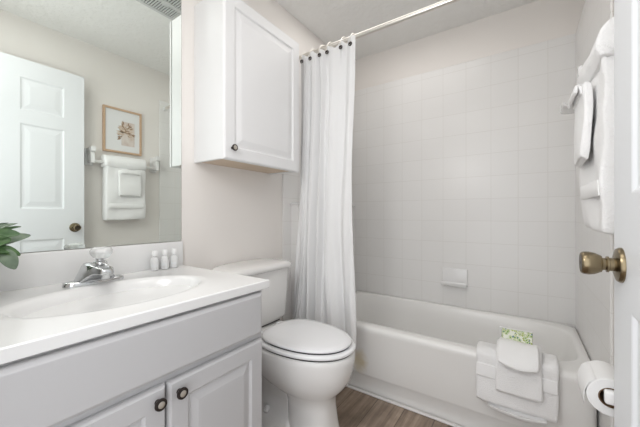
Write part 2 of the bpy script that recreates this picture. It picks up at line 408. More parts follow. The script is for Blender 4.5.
for (ya, yb, ky) in ((VY0+0.032, 0.389, 0.366), (0.394, VY1-0.012, 0.420)):
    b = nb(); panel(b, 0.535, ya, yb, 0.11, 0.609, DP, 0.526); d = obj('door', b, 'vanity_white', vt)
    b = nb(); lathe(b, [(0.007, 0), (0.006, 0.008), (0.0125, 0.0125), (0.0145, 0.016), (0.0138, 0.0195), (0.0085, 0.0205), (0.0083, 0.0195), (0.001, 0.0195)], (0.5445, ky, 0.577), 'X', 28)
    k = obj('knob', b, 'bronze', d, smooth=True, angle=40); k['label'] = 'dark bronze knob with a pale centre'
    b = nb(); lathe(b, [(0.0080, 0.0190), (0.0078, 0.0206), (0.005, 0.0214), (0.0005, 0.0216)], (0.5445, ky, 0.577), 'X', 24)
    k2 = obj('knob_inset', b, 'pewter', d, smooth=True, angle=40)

# countertop with the basin moulded into it
ct = thing('vanity_countertop', 'glossy white vanity countertop with moulded oval basin and backsplash', 'countertop', (0.27, 0.36, 0.765))
def countertop():
    X0, X1, Y0, Y1 = 0.004, 0.544, NY+0.002, 0.7454
    N = 96; cx, cy = 0.308, 0.385
    def el(ax, ay, z, dx=0.0): return [Vector((cx+dx+ax*math.cos(2*PI*i/N), cy+ay*math.sin(2*PI*i/N), z)) for i in range(N)]
    def rect(ins, z):
        out = []
        for i in range(N):
            a = 2*PI*i/N; c, s = math.cos(a), math.sin(a)
            rx = ((X1-ins-cx)/c if c > 1e-9 else (X0-cx)/c if c < -1e-9 else 1e9); ry = ((Y1-ins-cy)/s if s > 1e-9 else (Y0-cy)/s if s < -1e-9 else 1e9)
            r = min(rx, ry); out.append(Vector((cx+r*c, cy+r*s, z)))
        # pull the nearest samples exactly onto the corners
        for qx, qy in ((X1-ins, Y1-ins), (X1-ins, Y0), (X0, Y1-ins), (X0, Y0)):
            j = min(range(N), key=lambda i: (out[i].x-qx)**2 + (out[i].y-qy)**2); out[j] = Vector((qx, qy, z))
        return out
    rings = [rect(0.003, 0.772), rect(0.0, 0.774), rect(0.0, 0.7975), rect(0.003, 0.8005),
             el(0.178, 0.268, 0.8005), el(0.172, 0.260, 0.8018), el(0.157, 0.243, 0.8018), el(0.149, 0.235, 0.7990), el(0.142, 0.228, 0.7925),
             el(0.132, 0.220, 0.772), el(0.117, 0.198, 0.742, 0.0), el(0.094, 0.160, 0.712), el(0.06, 0.10, 0.694), el(0.025, 0.03, 0.689)]
    b = nb(); loft(b, rings)
    obj('counter_slab', b, 'marble', ct, smooth=True, angle=28)
    b = nb(); box(b, (0.004, Y0, 0.799), (0.022, Y1-0.001, 0.9055), 0.003, 2); 
    obj('backsplash', b, 'marble', ct, smooth=True, angle=45)
    b = nb(); lathe(b, [(0.001, 0), (0.021, 0), (0.023, 0.003), (0.016, 0.004), (0.001, 0.0035)], (cx, cy, 0.6885)); obj('drain', b, 'chrome', ct, smooth=True)
countertop()

# faucet
fz = 0.801
ft = thing('sink_faucet', 'chrome single-handle sink faucet with clear round knob behind the basin', 'faucet', (0.115, 0.386, fz))
b = nb()
rings = []
for z, k in ((0, 1.0), (0.007, 1.0), (0.012, 0.93), (0.0145, 0.78)):
    ring = []
    for i in range(48):
        a = 2*PI*i/48; c, s = math.cos(a), math.sin(a)
        ring.append(Vector((0.112 + 0.026*k*abs(c)**0.8*(1 if c > 0 else -1), 0.386 + 0.083*(1-(1-k)*0.35)*abs(s)**0.75*(1 if s > 0 else -1), fz+z)))
    rings.append(ring)
loft(b, rings); obj('base_plate', b, 'chrome', ft, smooth=True, angle=50)
b = nb()                                                   # body flowing out into the spout
def rr(x, hy, z0, z1, e=3.0, n=24):
    cz, hz = (z0+z1)/2, (z1-z0)/2
    return [Vector((x, 0.386 + hy*abs(math.cos(2*PI*i/n))**(2/e)*(1 if math.cos(2*PI*i/n) >= 0 else -1), cz + hz*abs(math.sin(2*PI*i/n))**(2/e)*(1 if math.sin(2*PI*i/n) >= 0 else -1))) for i in range(n)]
def tz(x, hb, ht, z0, z1, n=6, r=0.3):                     # trapezoid section with softened corners, normal to X
    P = [(-hb, z0), (hb, z0), (ht, z1), (-ht, z1)]; out = []
    for i in range(4):
        p, q, w = Vector(P[i-1]), Vector(P[i]), Vector(P[(i+1) % 4])
        a1 = q + (p-q)*r*0.5; a2 = q + (w-q)*r*0.5
        for k in range(n):
            t = k/(n-1); c = a1*(1-t)**2 + q*2*t*(1-t) + a2*t*t; out.append(Vector((x, 0.386 + c.x, c.y)))
    return out
loft(b, [tz(0.084, 0.040, 0.020, fz+0.010, fz+0.050), tz(0.088, 0.052, 0.026, fz+0.008, fz+0.060), tz(0.100, 0.055, 0.028, fz+0.008, fz+0.068), tz(0.122, 0.055, 0.027, fz+0.008, fz+0.069), tz(0.140, 0.050, 0.025, fz+0.012, fz+0.067),
         tz(0.156, 0.036, 0.023, fz+0.028, fz+0.064), tz(0.172, 0.024, 0.021, fz+0.038, fz+0.061), tz(0.205, 0.020, 0.018, fz+0.038, fz+0.058), tz(0.212, 0.016, 0.014, fz+0.041, fz+0.055)])
sp = obj('spout', b, 'chrome', ft, smooth=True, angle=60)
b = nb(); lathe(b, [(0.001, -0.012), (0.010, -0.012), (0.011, -0.010), (0.011, 0.004), (0.001, 0.004)], (0.196, 0.386, fz+0.037)); obj('aerator', b, 'chrome', ft, smooth=True, angle=40)
b = nb(); lathe(b, [(0.001, 0), (0.021, 0), (0.019, 0.006), (0.012, 0.010), (0.011, 0.022), (0.001, 0.022)], (0.124, 0.396, fz+0.064)); obj('stem_collar', b, 'chrome', ft, smooth=True, angle=40)
b = nb()
prof = [(0.001, 0), (0.015, 0), (0.024, 0.008), (0.031, 0.020), (0.0315, 0.028), (0.026, 0.036), (0.014, 0.0395), (0.001, 0.040)]
rings = []
for r, h in prof:
    rings.append([Vector((0.127 + r*(1+0.05*math.cos(8*a))*math.cos(a), 0.399 + r*(1+0.05*math.cos(8*a))*math.sin(a), fz+0.078+h)) for a in [2*PI*i/48 for i in range(48)]])
loft(b, rings); obj('handle_knob', b, 'knob_acrylic', ft, smooth=True, angle=50)['label'] = 'clear faceted acrylic knob'

# three little toiletry bottles
for k, (y, who) in enumerate(((0.607, 'leftmost of the three, nearest the faucet'), (0.648, 'middle one of the three'), (0.688, 'rightmost of the three, nearest the counter end'))):
    bt = thing('toiletry_bottle', 'tiny clear toiletry bottle with white cap, ' + who, 'bottle', (0.05, y, 0.802), 'travel bottles beside the backsplash')
    z = 0.802
    b = nb(); lathe(b, [(0.001, 0), (0.0135, 0), (0.0150, 0.003), (0.0150, 0.042), (0.012, 0.049), (0.006, 0.053), (0.006, 0.057), (0.001, 0.057)], (0.05, y, z), 'Z', 24); obj('bottle_body', b, 'lotion', bt, smooth=True, angle=50)
    b = nb(); lathe(b, [(0.001, 0), (0.0095, 0), (0.0100, 0.002), (0.0100, 0.019), (0.0085, 0.021), (0.001, 0.021)], (0.05, y, z+0.0565), 'Z', 24); obj('cap', b, 'cap', bt, smooth=True, angle=40)
    b = nb()                                               # printed band on the front of the bottle
    rows = []
    for zz in (0.014, 0.019, 0.024):
        rows.append([Vector((0.05 + 0.01525*math.cos(a), y + 0.01525*math.sin(a), z+zz)) for a in [-1.4+1.7*i/10 for i in range(11)]])
    loft(b, rows, False, False, closed=False); obj('label_band', b, 'label', bt, smooth=True)

# ------------------------------------------------------------------ mirror
mt = thing('wall_mirror', 'large frameless mirror on the wall above the vanity counter', 'mirror', (0.003, 0.36, 0.907))
b = nb(); box(b, (0.001, NY+0.004, 0.907), (0.0045, 0.7465, 2.10)); obj('backing', b, 'mirror_edge', mt)
b = nb(); box(b, (0.0046, NY+0.0045, 0.9072), (0.0062, 0.7455, 2.0995), 0.0005, 1); obj('glass', b, 'mirror', mt)

# ------------------------------------------------------------------ wall cabinet over the toilet
cb = thing('wall_cabinet', 'white wall cabinet with raised-panel door hung above the toilet', 'cabinet', (0.1, 1.06, 1.264))
CY0, CY1, CZ0, CZ1, CX = 0.807, 1.322, 1.264, 1.994, 0.2225
b = nb(); box(b, (0.001, CY0+0.004, CZ0), (CX-0.020, CY0+0.019, CZ1), 0.001, 1); box(b, (0.001, CY1-0.019, CZ0), (CX-0.020, CY1-0.004, CZ1), 0.001, 1)
box(b, (0.001, CY0+0.019, CZ1-0.016), (CX-0.020, CY1-0.019, CZ1)); box(b, (CX-0.034, CY0+0.019, CZ0), (CX-0.020, CY1-0.019, CZ1-0.016))
obj('carcass', b, 'white', cb)
b = nb(); box(b, (0.001, CY0+0.019, CZ0+0.006), (CX-0.034, CY1-0.019, CZ0+0.016)); obj('bottom_panel', b, 'raw', cb)['label'] = 'unpainted tan plywood bottom'
CP = [(0, 0), (0.003, 0.006), (0.008, 0.009), (0.056, 0.0095), (0.062, 0.003), (0.070, 0.003), (0.095, 0.0085), (0.10, 0.009)]
b = nb(); panel(b, CX-0.0095, CY0, CY1, CZ0-0.003, CZ1-0.004, CP, CX-0.0195); d = obj('door', b, 'white', cb)
ky, kz = 0.849, 1.312
b = nb(); lathe(b, [(0.006, 0), (0.006, 0.010), (0.012, 0.015), (0.0145, 0.019), (0.0138, 0.023), (0.0100, 0.0235), (0.0098, 0.0222), (0.001, 0.0222)], (CX-0.001, ky, kz), 'X', 28)
k = obj('knob', b, 'bronze', d, smooth=True, angle=40); k['label'] = 'dark bronze knob with a pale centre'
b = nb(); lathe(b, [(0.0095, 0.0218), (0.0093, 0.0235), (0.006, 0.0245), (0.0005, 0.0248)], (CX-0.001, ky, kz), 'X', 24)
k = obj('knob_inset', b, 'pewter', d, smooth=True, angle=40)

# ------------------------------------------------------------------ toilet
def toilet():
    yc = 1.085
    t = thing('toilet', 'white porcelain toilet with closed lid between vanity and tub', 'toilet', (0.40, yc, 0))
    N = 64
    def egg(xb, xf, hw, z, e=2.25, yo=0.0, sq=0.0):
        # elongated outline: widest a little behind the middle, blunt at the back
        xm = xb + (xf-xb)*0.40; out = []
        for i in range(N):
            a = 2*PI*i/N; c, s = math.cos(a), math.sin(a)
            ee = e if c >= 0 else e + sq
            rx = (xf-xm) if c >= 0 else (xm-xb)
            out.append(Vector((xm + rx*abs(c)**(2/ee)*(1 if c >= 0 else -1), yc+yo + hw*abs(s)**(2/ee)*(1 if s >= 0 else -1), z)))
        return out
    # bowl: foot, waisted pedestal, bulging bowl, rim
    b = nb()
    rings = [egg(0.375, 0.618, 0.100, 0.0, 3.2), egg(0.375, 0.618, 0.100, 0.012, 3.2), egg(0.378, 0.610, 0.096, 0.03, 3.2),
             egg(0.380, 0.602, 0.091, 0.07, 3.0), egg(0.380, 0.592, 0.086, 0.13, 2.9), egg(0.374, 0.586, 0.084, 0.195, 2.7), egg(0.362, 0.590, 0.090, 0.232, 2.5),
             egg(0.310, 0.610, 0.114, 0.257, 2.3), egg(0.250, 0.638, 0.140, 0.287, 2.2), egg(0.205, 0.662, 0.161, 0.328, 2.15, 0, 1), egg(0.185, 0.675, 0.172, 0.375, 2.1, 0, 1.5),
             egg(0.17, 0.680, 0.176, 0.41, 2.1, 0, 2), egg(0.17, 0.680, 0.175, 0.432, 2.1, 0, 2), egg(0.174, 0.676, 0.171, 0.440, 2.1, 0, 2), egg(0.19, 0.66, 0.155, 0.442, 2.1, 0, 2)]
    loft(b, rings); obj('bowl', b, 'porcelain', t, smooth=True, angle=70)
    # shelf between bowl and tank, and the foot that carries the trapway
    b = nb()
    def rrect(x0, x1, y0, y1, z, r, n=8):
        out = []
        for (cx, cy, a0) in ((x1-r, y1-r, 0), (x0+r, y1-r, PI/2), (x0+r, y0+r, PI), (x1-r, y0+r, 1.5*PI)):
            for i in range(n): 
                a = a0 + PI/2*i/(n-1); out.append(Vector((cx + r*math.cos(a), cy + r*math.sin(a), z)))
        return out
    loft(b, [rrect(0.05, 0.26, yc-0.09, yc+0.09, 0.30, 0.05), rrect(0.04, 0.30, yc-0.115, yc+0.115, 0.36, 0.05), rrect(0.035, 0.32, yc-0.125, yc+0.125, 0.415, 0.05), rrect(0.035, 0.30, yc-0.12, yc+0.12, 0.440, 0.05), rrect(0.045, 0.29, yc-0.11, yc+0.11, 0.446, 0.045)])
    obj('rear_deck', b, 'porcelain', t, smooth=True, angle=60)
    b = nb()
    loft(b, [rrect(0.12, 0.44, yc-0.108, yc+0.108, 0.0, 0.04), rrect(0.12, 0.44, yc-0.108, yc+0.108, 0.05, 0.04), rrect(0.13, 0.43, yc-0.102, yc+0.102, 0.088, 0.04), rrect(0.14, 0.43, yc-0.088, yc+0.088, 0.105, 0.04), rrect(0.15, 0.42, yc-0.062, yc+0.062, 0.125, 0.04),
             rrect(0.15, 0.41, yc-0.056, yc+0.056, 0.18, 0.04), rrect(0.12, 0.40, yc-0.060, yc+0.060, 0.26, 0.04), rrect(0.10, 0.36, yc-0.065, yc+0.065, 0.31, 0.04), rrect(0.09, 0.34, yc-0.07, yc+0.07, 0.35, 0.04)])
    obj('trapway', b, 'porcelain', t, smooth=True, angle=60)
    for s in (-1, 1):
        b = nb(); lathe(b, [(0.016, 0), (0.016, 0.010), (0.013, 0.020), (0.007, 0.025), (0.0005, 0.026)], (0.275, yc + s*0.078, 0.107), 'Z', 20); obj('bolt_cap', b, 'plastic', t, smooth=True)
    # seat ring and lid
    def slab(name, xb, xf, hw, z0, z1, m, dome=0.0):
        b = nb(); r = 0.006
        rings = [egg(xb+r, xf-r, hw-r, z0, 2.1, 0, 0.5), egg(xb+0.001, xf-0.001, hw-0.001, z0+r*0.5, 2.1, 0, 0.5), egg(xb, xf, hw, (z0+z1)/2, 2.1, 0, 0.5),
                 egg(xb+0.001, xf-0.001, hw-0.001, z1-r*0.6, 2.1, 0, 0.5), egg(xb+r, xf-r, hw-r, z1, 2.1, 0, 0.5), egg(xb+0.03, xf-0.03, hw-0.03, z1+dome*0.6, 2.1, 0, 0.5), egg(xb+0.1, xf-0.12, hw-0.1, z1+dome, 2.1, 0, 0.5)]
        loft(b, rings); return obj(name, b, m, t, smooth=True, angle=80)
    slab('seat', 0.225, 0.682, 0.175, 0.4465, 0.463, 'plastic')
    slab('lid', 0.248, 0.664, 0.160, 0.4685, 0.482, 'plastic', 0.005)
    b = nb()  # dark slabs stand in for the shade under lid and seat
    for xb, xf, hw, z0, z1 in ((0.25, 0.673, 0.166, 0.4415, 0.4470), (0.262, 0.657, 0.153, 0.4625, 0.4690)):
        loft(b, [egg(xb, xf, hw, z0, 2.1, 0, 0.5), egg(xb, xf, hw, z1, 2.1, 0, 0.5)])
    obj('seat_gap_shade', b, 'gap_shade', t)['label'] = 'dark fill for the shaded gaps under lid and seat'
    for s in (-1, 1):
        b = nb(); box(b, (0.205, yc+s*0.075-0.018, 0.446), (0.252, yc+s*0.075+0.018, 0.466), 0.006, 3); obj('hinge', b, 'plastic', t, smooth=True, angle=40)
    # tank and its lid
    def tr(x1, hw, z, r=0.045): return rrect(0.012, x1, yc-hw, yc+hw, z, r)
    b = nb(); loft(b, [tr(0.160, 0.165, 0.454, 0.04), tr(0.174, 0.180, 0.459, 0.045), tr(0.182, 0.189, 0.48), tr(0.188, 0.196, 0.60), tr(0.194, 0.202, 0.732)])
    obj('tank', b, 'porcelain', t, smooth=True, angle=60)
    b = nb(); box(b, (0.05, yc-0.14, 0.445), (0.160, yc+0.14, 0.4555)); obj('tank_gap_shade', b, 'gap_shade', t)  # dark slab painted as the shade between tank and deck
    b = nb(); loft(b, [tr(0.199, 0.206, 0.7325), tr(0.207, 0.213, 0.736, 0.05), tr(0.209, 0.215, 0.750, 0.05), tr(0.205, 0.211, 0.759, 0.05), tr(0.197, 0.203, 0.7645, 0.05), tr(0.182, 0.188, 0.768, 0.05), tr(0.150, 0.15, 0.7705, 0.04), tr(0.11, 0.08, 0.771, 0.03)])
    obj('tank_lid', b, 'porcelain', t, smooth=True, angle=80)
    b = nb(); lathe(b, [(0.001, 0), (0.014, 0), (0.014, 0.006), (0.008, 0.012), (0.001, 0.012)], (0.196, yc-0.155, 0.69), 'X', 20); tube(b, [(0.207, yc-0.155, 0.69), (0.210, yc-0.12, 0.687), (0.209, yc-0.08, 0.684)], [0.005, 0.005, 0.007]); 
    obj('flush_lever', b, 'chrome', t, smooth=True)
toilet()

# ------------------------------------------------------------------ shower rod, hooks, curtain
RZ, RY = 2.0123, 1.477
rt = thing('shower_curtain_rod', 'straight metal shower rod spanning the alcove near the ceiling', 'curtain rod', (W/2, RY, RZ))
b = nb(); tube(b, [(0.012, RY, RZ), (W-0.012, RY, RZ)], 0.0125, 20); obj('tube', b, 'steel', rt, smooth=True, angle=50)
for x, s in ((0.0092, 1), (W-0.0092, -1)):
    b = nb(); lathe(b, [(0.001, 0), (0.0175, 0), (0.0175, 0.010*s), (0.0160, 0.020*s), (0.0135, 0.024*s), (0.001, 0.024*s)], (x, RY, RZ), 'X', 28); obj('end_cap', b, 'cap', rt, smooth=True, angle=40)

GX = [0.488, 0.428, 0.338, 0.285, 0.218, 0.155]
GY, GZ = 1.4235, 1.951
def curtain():
    t = thing('shower_curtain', 'white shower curtain bunched at the left end of the rod', 'curtain', (0.31, 1.45, 0.3))
    nu, nv = 170, 48
    zt, zb = 1.990, 0.315
    def fold(u, v):                                       # u across the width (0 wall side .. 1 free edge), v down
        k = 6.2*u if u < 0.58 else 6.2*0.58 + 3.1*(u-0.58)  # tight folds at the wall, broad flat ones at the free edge
        ph = 2*PI*k + 0.9*v*noise.noise(Vector((u*3.1, 1.7, v*1.6)))*3
        amp = 0.019*(0.75 + 0.5*noise.noise(Vector((u*4.0+2, 0.3, v*1.3)))) + 0.008*v
        if u > 0.58: amp *= 0.75
        y = 1.447 + amp*math.sin(ph) + (0.006+0.007*v)*math.sin(2.3*ph+1.3+1.5*v) * (0.4 if u > 0.6 else 1) + 0.012*noise.noise(Vector((u*7, v*3.2, 3.1)))*min(1, v*3+0.2)
        y -= 0.012*v
        xl = 0.128 - 0.060*v**3; xr = 0.513 - 0.020*math.sin(PI*v)**2 + 0.016*v**4
        x = xl + (xr-xl)*(u + 0.012*math.sin(2*ph)*(1-u)) + 0.012*noise.noise(Vector((u*6+5, v*2.6, 9)))*math.sin(PI*min(1, u*1.0))
        z = zt + (zb-zt)*v
        if v < 0.16:
            f = (1 - v/0.16)**2
            d = min(abs(x-g) for g in GX)
            z += f*(0.010*math.cos(min(d/0.022, PI)) - 0.012 + 0.012*noise.noise(Vector((u*16, 7.7, 0))))
            if u > 0.93: z += f*0.012*(u-0.93)/0.07
            y += f*(GY + 0.0035 - y)*math.exp(-(d/0.014)**2)
        z += (0.012*math.sin(ph*0.5+1) + 0.016*noise.noise(Vector((u*5, 4.4, 0))))*v**6
        y = min(y, 1.486)
        return Vector((x, y, z))
    b = nb()
    V = [[b.verts.new(fold(i/nu, (j/nv)**1.15)) for i in range(nu+1)] for j in range(nv+1)]
    for j in range(nv):
        for i in range(nu): b.faces.new((V[j][i], V[j][i+1], V[j+1][i+1], V[j+1][i]))
    o = obj('fabric', b, 'curtain', t, smooth=True)
    s = o.modifiers.new('th', 'SOLIDIFY'); s.thickness = 0.0018; s.offset = 0
    for g, x in enumerate(GX):
        b = nb(); torus(b, (x, GY+0.0015, GZ), 0.0085, 0.0030, 'Y', 20, 8); obj('grommet', b, 'bronze', t, smooth=True)
    return t
curtain()
ords = ['nearest the curtain\'s free edge', 'second from the curtain\'s free edge', 'third from the curtain\'s free edge', 'fourth from the curtain\'s free edge', 'second from the wall cabinet', 'nearest the wall cabinet']
for x, w in zip(GX, ords):
    b = nb()
    pts = [(x, GY-0.001, GZ-0.007), (x, GY-0.006, GZ), (x, 1.424, 1.985), (x, 1.446, 2.015), (x, 1.468, 2.0275), (x, 1.486, 2.0265), (x, 1.494, 2.014), (x, 1.492, 2.000)]
    tube(b, smooth_path(pts, 4), 0.002, 8); h = obj('curtain_hook', b, 'steel', smooth=True)
    tag(h, 'small metal curtain hook over the rod, ' + w, 'hook', 'hooks along the shower rod')
    b = nb(); lathe(b, [(0.0005, -0.0045), (0.004, -0.0040), (0.0062, -0.001), (0.0062, 0.002), (0.0005, 0.003)], (x, GY-0.005, GZ), 'Y', 16)
    k = obj('hook_button', b, 'bronze', h, smooth=True)

# ------------------------------------------------------------------ entry door, opened against the right wall
def room_door():
    DX0, DX1, HY, EY = 1.415, 1.449, 0.035, 0.827
    t = thing('entry_door', 'white six-panel door standing open along the right wall', 'door', (DX1, HY, 0.012))
    st = 0.114; pw = (EY-HY-3*st)/2
    cols = [(HY+st, HY+st+pw), (HY+2*st+pw, EY-st)]
    rows = [(0.24, 0.857), (1.06, 1.615), (1.70, 1.914)]
    b = nb()
    for a, c in ((HY, HY+st), (HY+st+pw, HY+2*st+pw), (EY-st, EY)): box(b, (DX0, a, 0.012), (DX1, c, 2.03))
    zz = [0.012, 0.24, 0.857, 1.06, 1.615, 1.70, 1.914, 2.03]
    for k in range(0, 8, 2):
        for a, c in cols: box(b, (DX0, a, zz[k]), (DX1, c, zz[k+1]))
    bmesh.ops.remove_doubles(b, verts=b.verts, dist=1e-5)
    obj('door_frame', b, 'door_white', t)
    for a, c in cols:
        for z0, z1 in rows:
            b = nb()
            def rect(i, x): return [Vector((x, a+i, z0+i)), Vector((x, c-i, z0+i)), Vector((x, c-i, z1-i)), Vector((x, a+i, z1-i))]
            pr = [(0, 0.0), (0.004, 0.0015), (0.009, 0.0055), (0.014, 0.0062), (0.022, 0.0062), (0.048, 0.0022), (0.052, 0.002)]
            loft(b, [rect(i, DX0+d) for i, d in pr][::-1] + [rect(i, DX1-d) for i, d in pr]); obj('panel', b, 'door_white', t)
    for z in (0.25, 1.02, 1.80):
        b = nb(); tube(b, [(DX1-0.001, HY-0.007, z), (DX1-0.001, HY-0.007, z+0.09)], 0.006, 12); obj('hinge', b, 'brass', t, smooth=True, angle=50)
    ky, kz = 0.772, 0.930
    for s, x in ((-1, DX0), (1, DX1)):
        f = 0.82 if s < 0 else 0.86
        b = nb(); lathe(b, [(0.001, 0), (0.0325, 0), (0.0325, s*0.003), (0.030, s*0.007), (0.020, s*0.010), (0.012, s*0.011), (0.001, s*0.011)], (x, ky, kz), 'X', 36); rs = obj('rosette', b, 'brass', t, smooth=True, angle=35)
        b = nb(); lathe(b, [(0.001, s*0.008), (0.0125, s*0.008), (0.0125, s*0.017), (0.0150, s*0.018), (0.0150, s*0.021), (0.0112, s*0.022), (0.0120, s*0.027), (0.0155, s*0.034*f), (0.0205, s*0.046*f), (0.0222, s*0.056*f), (0.0216, s*0.066*f), (0.0196, s*0.070*f), (0.0186, s*0.0705*f), (0.0178, s*0.0695*f), (0.001, s*0.0695*f)], (x, ky, kz), 'X', 36)
        k = obj('door_knob', b, 'brass', t, smooth=True, angle=40)
        if s < 0:
            k['label'] = 'antique brass knob on the room side'
            b = nb(); lathe(b, [(0.001, -0.0565), (0.0170, -0.0565), (0.0160, -0.0577), (0.004, -0.0577), (0.0035, -0.0571), (0.001, -0.0571)], (x, ky, kz), 'X', 28); o = obj('knob_face', b, 'brass_dark', k, smooth=True, angle=40)
    b = nb(); box(b, (DX0+0.005, EY-0.001, kz-0.028), (DX1-0.005, EY+0.0012, kz+0.028)); obj('latch_plate', b, 'brass', t)
room_door()

# ------------------------------------------------------------------ right wall: picture, towel bar, towels, toilet paper
def picture():
    t = thing('framed_picture', 'oak-framed botanical print in brown tones above the towel bar', 'picture', (W, 1.123, 1.533))
    y0, y1, z0, z1 = 0.978, 1.268, 1.533, 1.900; fw = 0.016; x0, x1 = W-0.022, W-0.001
    b = nb()
    box(b, (x0, y0, z0), (x1, y1, z0+fw), 0.002, 1); box(b, (x0, y0, z1-fw), (x1, y1, z1), 0.002, 1)
    box(b, (x0, y0, z0+fw), (x1, y0+fw, z1-fw), 0.002, 1); box(b, (x0, y1-fw, z0+fw), (x1, y1, z1-fw), 0.002, 1)
    obj('frame', b, 'oak', t)
    obj('mat_board', boxb((x0+0.010, y0+fw, z0+fw), (x0+0.013, y1-fw, z1-fw)), 'mat_board', t)
    # print: pale pink-beige sheet with a spray of brown leaves
    m = bpy.data.materials.new('botanical_print'); m.use_nodes = True; M['print'] = m
    n, l, bs = nodes(m); bs.inputs['Roughness'].default_value = 0.8
    tc = n.new('ShaderNodeTexCoord'); mp = n.new('ShaderNodeMapping'); mp.inputs['Scale'].default_value = (1, 70, 45); l.new(tc.outputs['Object'], mp.inputs[0])
    ns = n.new('ShaderNodeTexNoise'); ns.inputs['Scale'].default_value = 0.5; ns.inputs['Detail'].default_value = 2; l.new(mp.outputs[0], ns.inputs['Vector'])
    cr = n.new('ShaderNodeValToRGB'); e = cr.color_ramp.elements
    e[0].position = 0.30; e[0].color = (0.66, 0.56, 0.50, 1); e[1].position = 0.7; e[1].color = (0.76, 0.69, 0.64, 1)
    l.new(ns.outputs['Fac'], cr.inputs[0]); l.new(cr.outputs[0], bs.inputs['Base Color'])
    o = obj('print', boxb((x0+0.009, 1.112, 1.60), (x0+0.0099, 1.212, 1.80)), 'print', t)
    M['print_leaf'] = mat('print_brown', (0.36, 0.25, 0.17), 0.8); M['print_pale'] = mat('print_tan', (0.66, 0.54, 0.44), 0.8)
    rnd = random.Random(3)
    for nm, nlf in (('print_leaf', 48), ('print_pale', 48)):
        b = nb()
        for k in range(nlf):
            a = rnd.uniform(-2.2, 2.2); L = rnd.uniform(0.015, 0.080)
            py, pz = 1.142, 1.672
            ty, tz = py + L*math.sin(a)*0.75, pz + 0.03 + L*math.cos(a)*1.15
            d = Vector((0, math.sin(a), math.cos(a))); s = Vector((0, d.z, -d.y)); c = Vector((x0+0.0086 - 0.00008*k*0.1, ty, tz)); q = rnd.uniform(0.016, 0.030); w = rnd.uniform(0.005, 0.009)
            ring = [c - d*q*0.6, c - d*q*0.1 + s*w*0.9, c + d*q*0.3 + s*w*0.6, c + d*q*0.7, c + d*q*0.3 - s*w*0.6, c - d*q*0.1 - s*w*0.9]
            r2 = [p + Vector((0.0003, 0, 0)) for p in ring]; loft(b, [ring, r2])
        o = obj('printed_leaves', b, nm, t); o['kind'] = 'stuff'
picture()

BZ, BX = 1.432, W-0.072
tb = thing('towel_bar', 'white ceramic towel bar on the right wall below the picture', 'towel bar', (W, 1.13, BZ))
for y in (0.889, 1.371):
    b = nb(); box(b, (W-0.012, y-0.028, BZ-0.030), (W-0.001, y+0.028, BZ+0.100), 0.004, 3); br = obj('wall_plate', b, 'ceramic', tb, smooth=True, angle=40)
    b = nb()
    loft(b, [[Vector((W-0.010, y-0.018, BZ+0.098)), Vector((W-0.010, y+0.018, BZ+0.098)), Vector((W-0.010, y+0.018, BZ+0.050)), Vector((W-0.010, y-0.018, BZ+0.050))],
             [Vector((W-0.102, y-0.015, BZ+0.108)), Vector((W-0.102, y+0.015, BZ+0.108)), Vector((W-0.102, y+0.015, BZ+0.072)), Vector((W-0.102, y-0.015, BZ+0.072))]])
    bmesh.ops.bevel(b, geom=list(b.edges), offset=0.003, segments=2, affect='EDGES')
    obj('bracket_arm', b, 'ceramic', tb, smooth=True, angle=40)
    ring = [(W-0.010, BZ+0.060), (W-0.080, BZ+0.085), (W-0.088, BZ+0.012), (W-0.088, BZ-0.016), (W-0.056, BZ-0.018), (W-0.010, BZ-0.010)]
    b = nb(); loft(b, [[Vector((px, y-0.012, pz)) for px, pz in ring], [Vector((px, y+0.012, pz)) for px, pz in ring]]); bmesh.ops.bevel(b, geom=list(b.edges), offset=0.002, segments=2, affect='EDGES')
    obj('bracket_web', b, 'ceramic', tb, smooth=True, angle=40)
b = nb(); tube(b, [(BX, 0.889, BZ), (BX, 1.371, BZ)], 0.011, 16); obj('bar', b, 'frost', tb, smooth=True, angle=50)

def hang(name, parent, y0, y1, front, back, th, m, top, seed, gap, z_mid=None):
    # cloth folded over the bar; front and back are the hem heights, gap the half spread over the bar
    pr = [(BX+gap, back), (BX+gap*0.98, (back+BZ)/2), (BX+gap, BZ-0.02), (BX+gap*0.7, BZ+top*0.75), (BX, BZ+top), (BX-gap*0.7, BZ+top*0.75), (BX-gap, BZ-0.02), (BX-gap*1.02, (front+BZ)/2), (BX-gap*1.04, front)]
    b = nb(); ribbon(b, smooth_path(pr, 6), y0, y1, th, 14, 0.008, seed, axis='Y'); return obj(name, b, m, parent, smooth=True, angle=70)
def bundle(bm, prof, y0, y1, wob, seed, ny=16):           # solid folded cloth: closed (x, z) outline swept along the bar
    pr = smooth_path(list(prof) + [prof[0]], 5)[:-1]; n = len(pr)
    cx = sum(p[0] for p in pr)/n; cz = sum(p[1] for p in pr)/n
    rings = []
    for t in [0, 0.012, 0.035] + [0.035 + 0.93*(k+1)/ny for k in range(ny-1)] + [0.965, 0.988, 1]:
        e = min(t, 1-t); sh = 0.80 if e == 0 else 0.95 if e < 0.02 else 1.0
        y = y0 + (y1-y0)*t; ring = []
        for x, z in pr:
            w = wob*noise.noise(Vector((x*12+seed, y*10, z*10))); w2 = wob*noise.noise(Vector((x*12+seed+30, y*10, z*10)))
            # narrow slabs shrink only across their thickness
            ring.append(Vector((cx+(x-cx)*sh+w, y+w2*0.5, z+(cz-z)*(1-sh)*0.12+w2)))
        rings.append(ring)
    loft(bm, rings); return bm
t = thing('bath_towel', 'large white bath towel folded over the wall towel bar', 'towel', (BX, 1.16, 1.0))
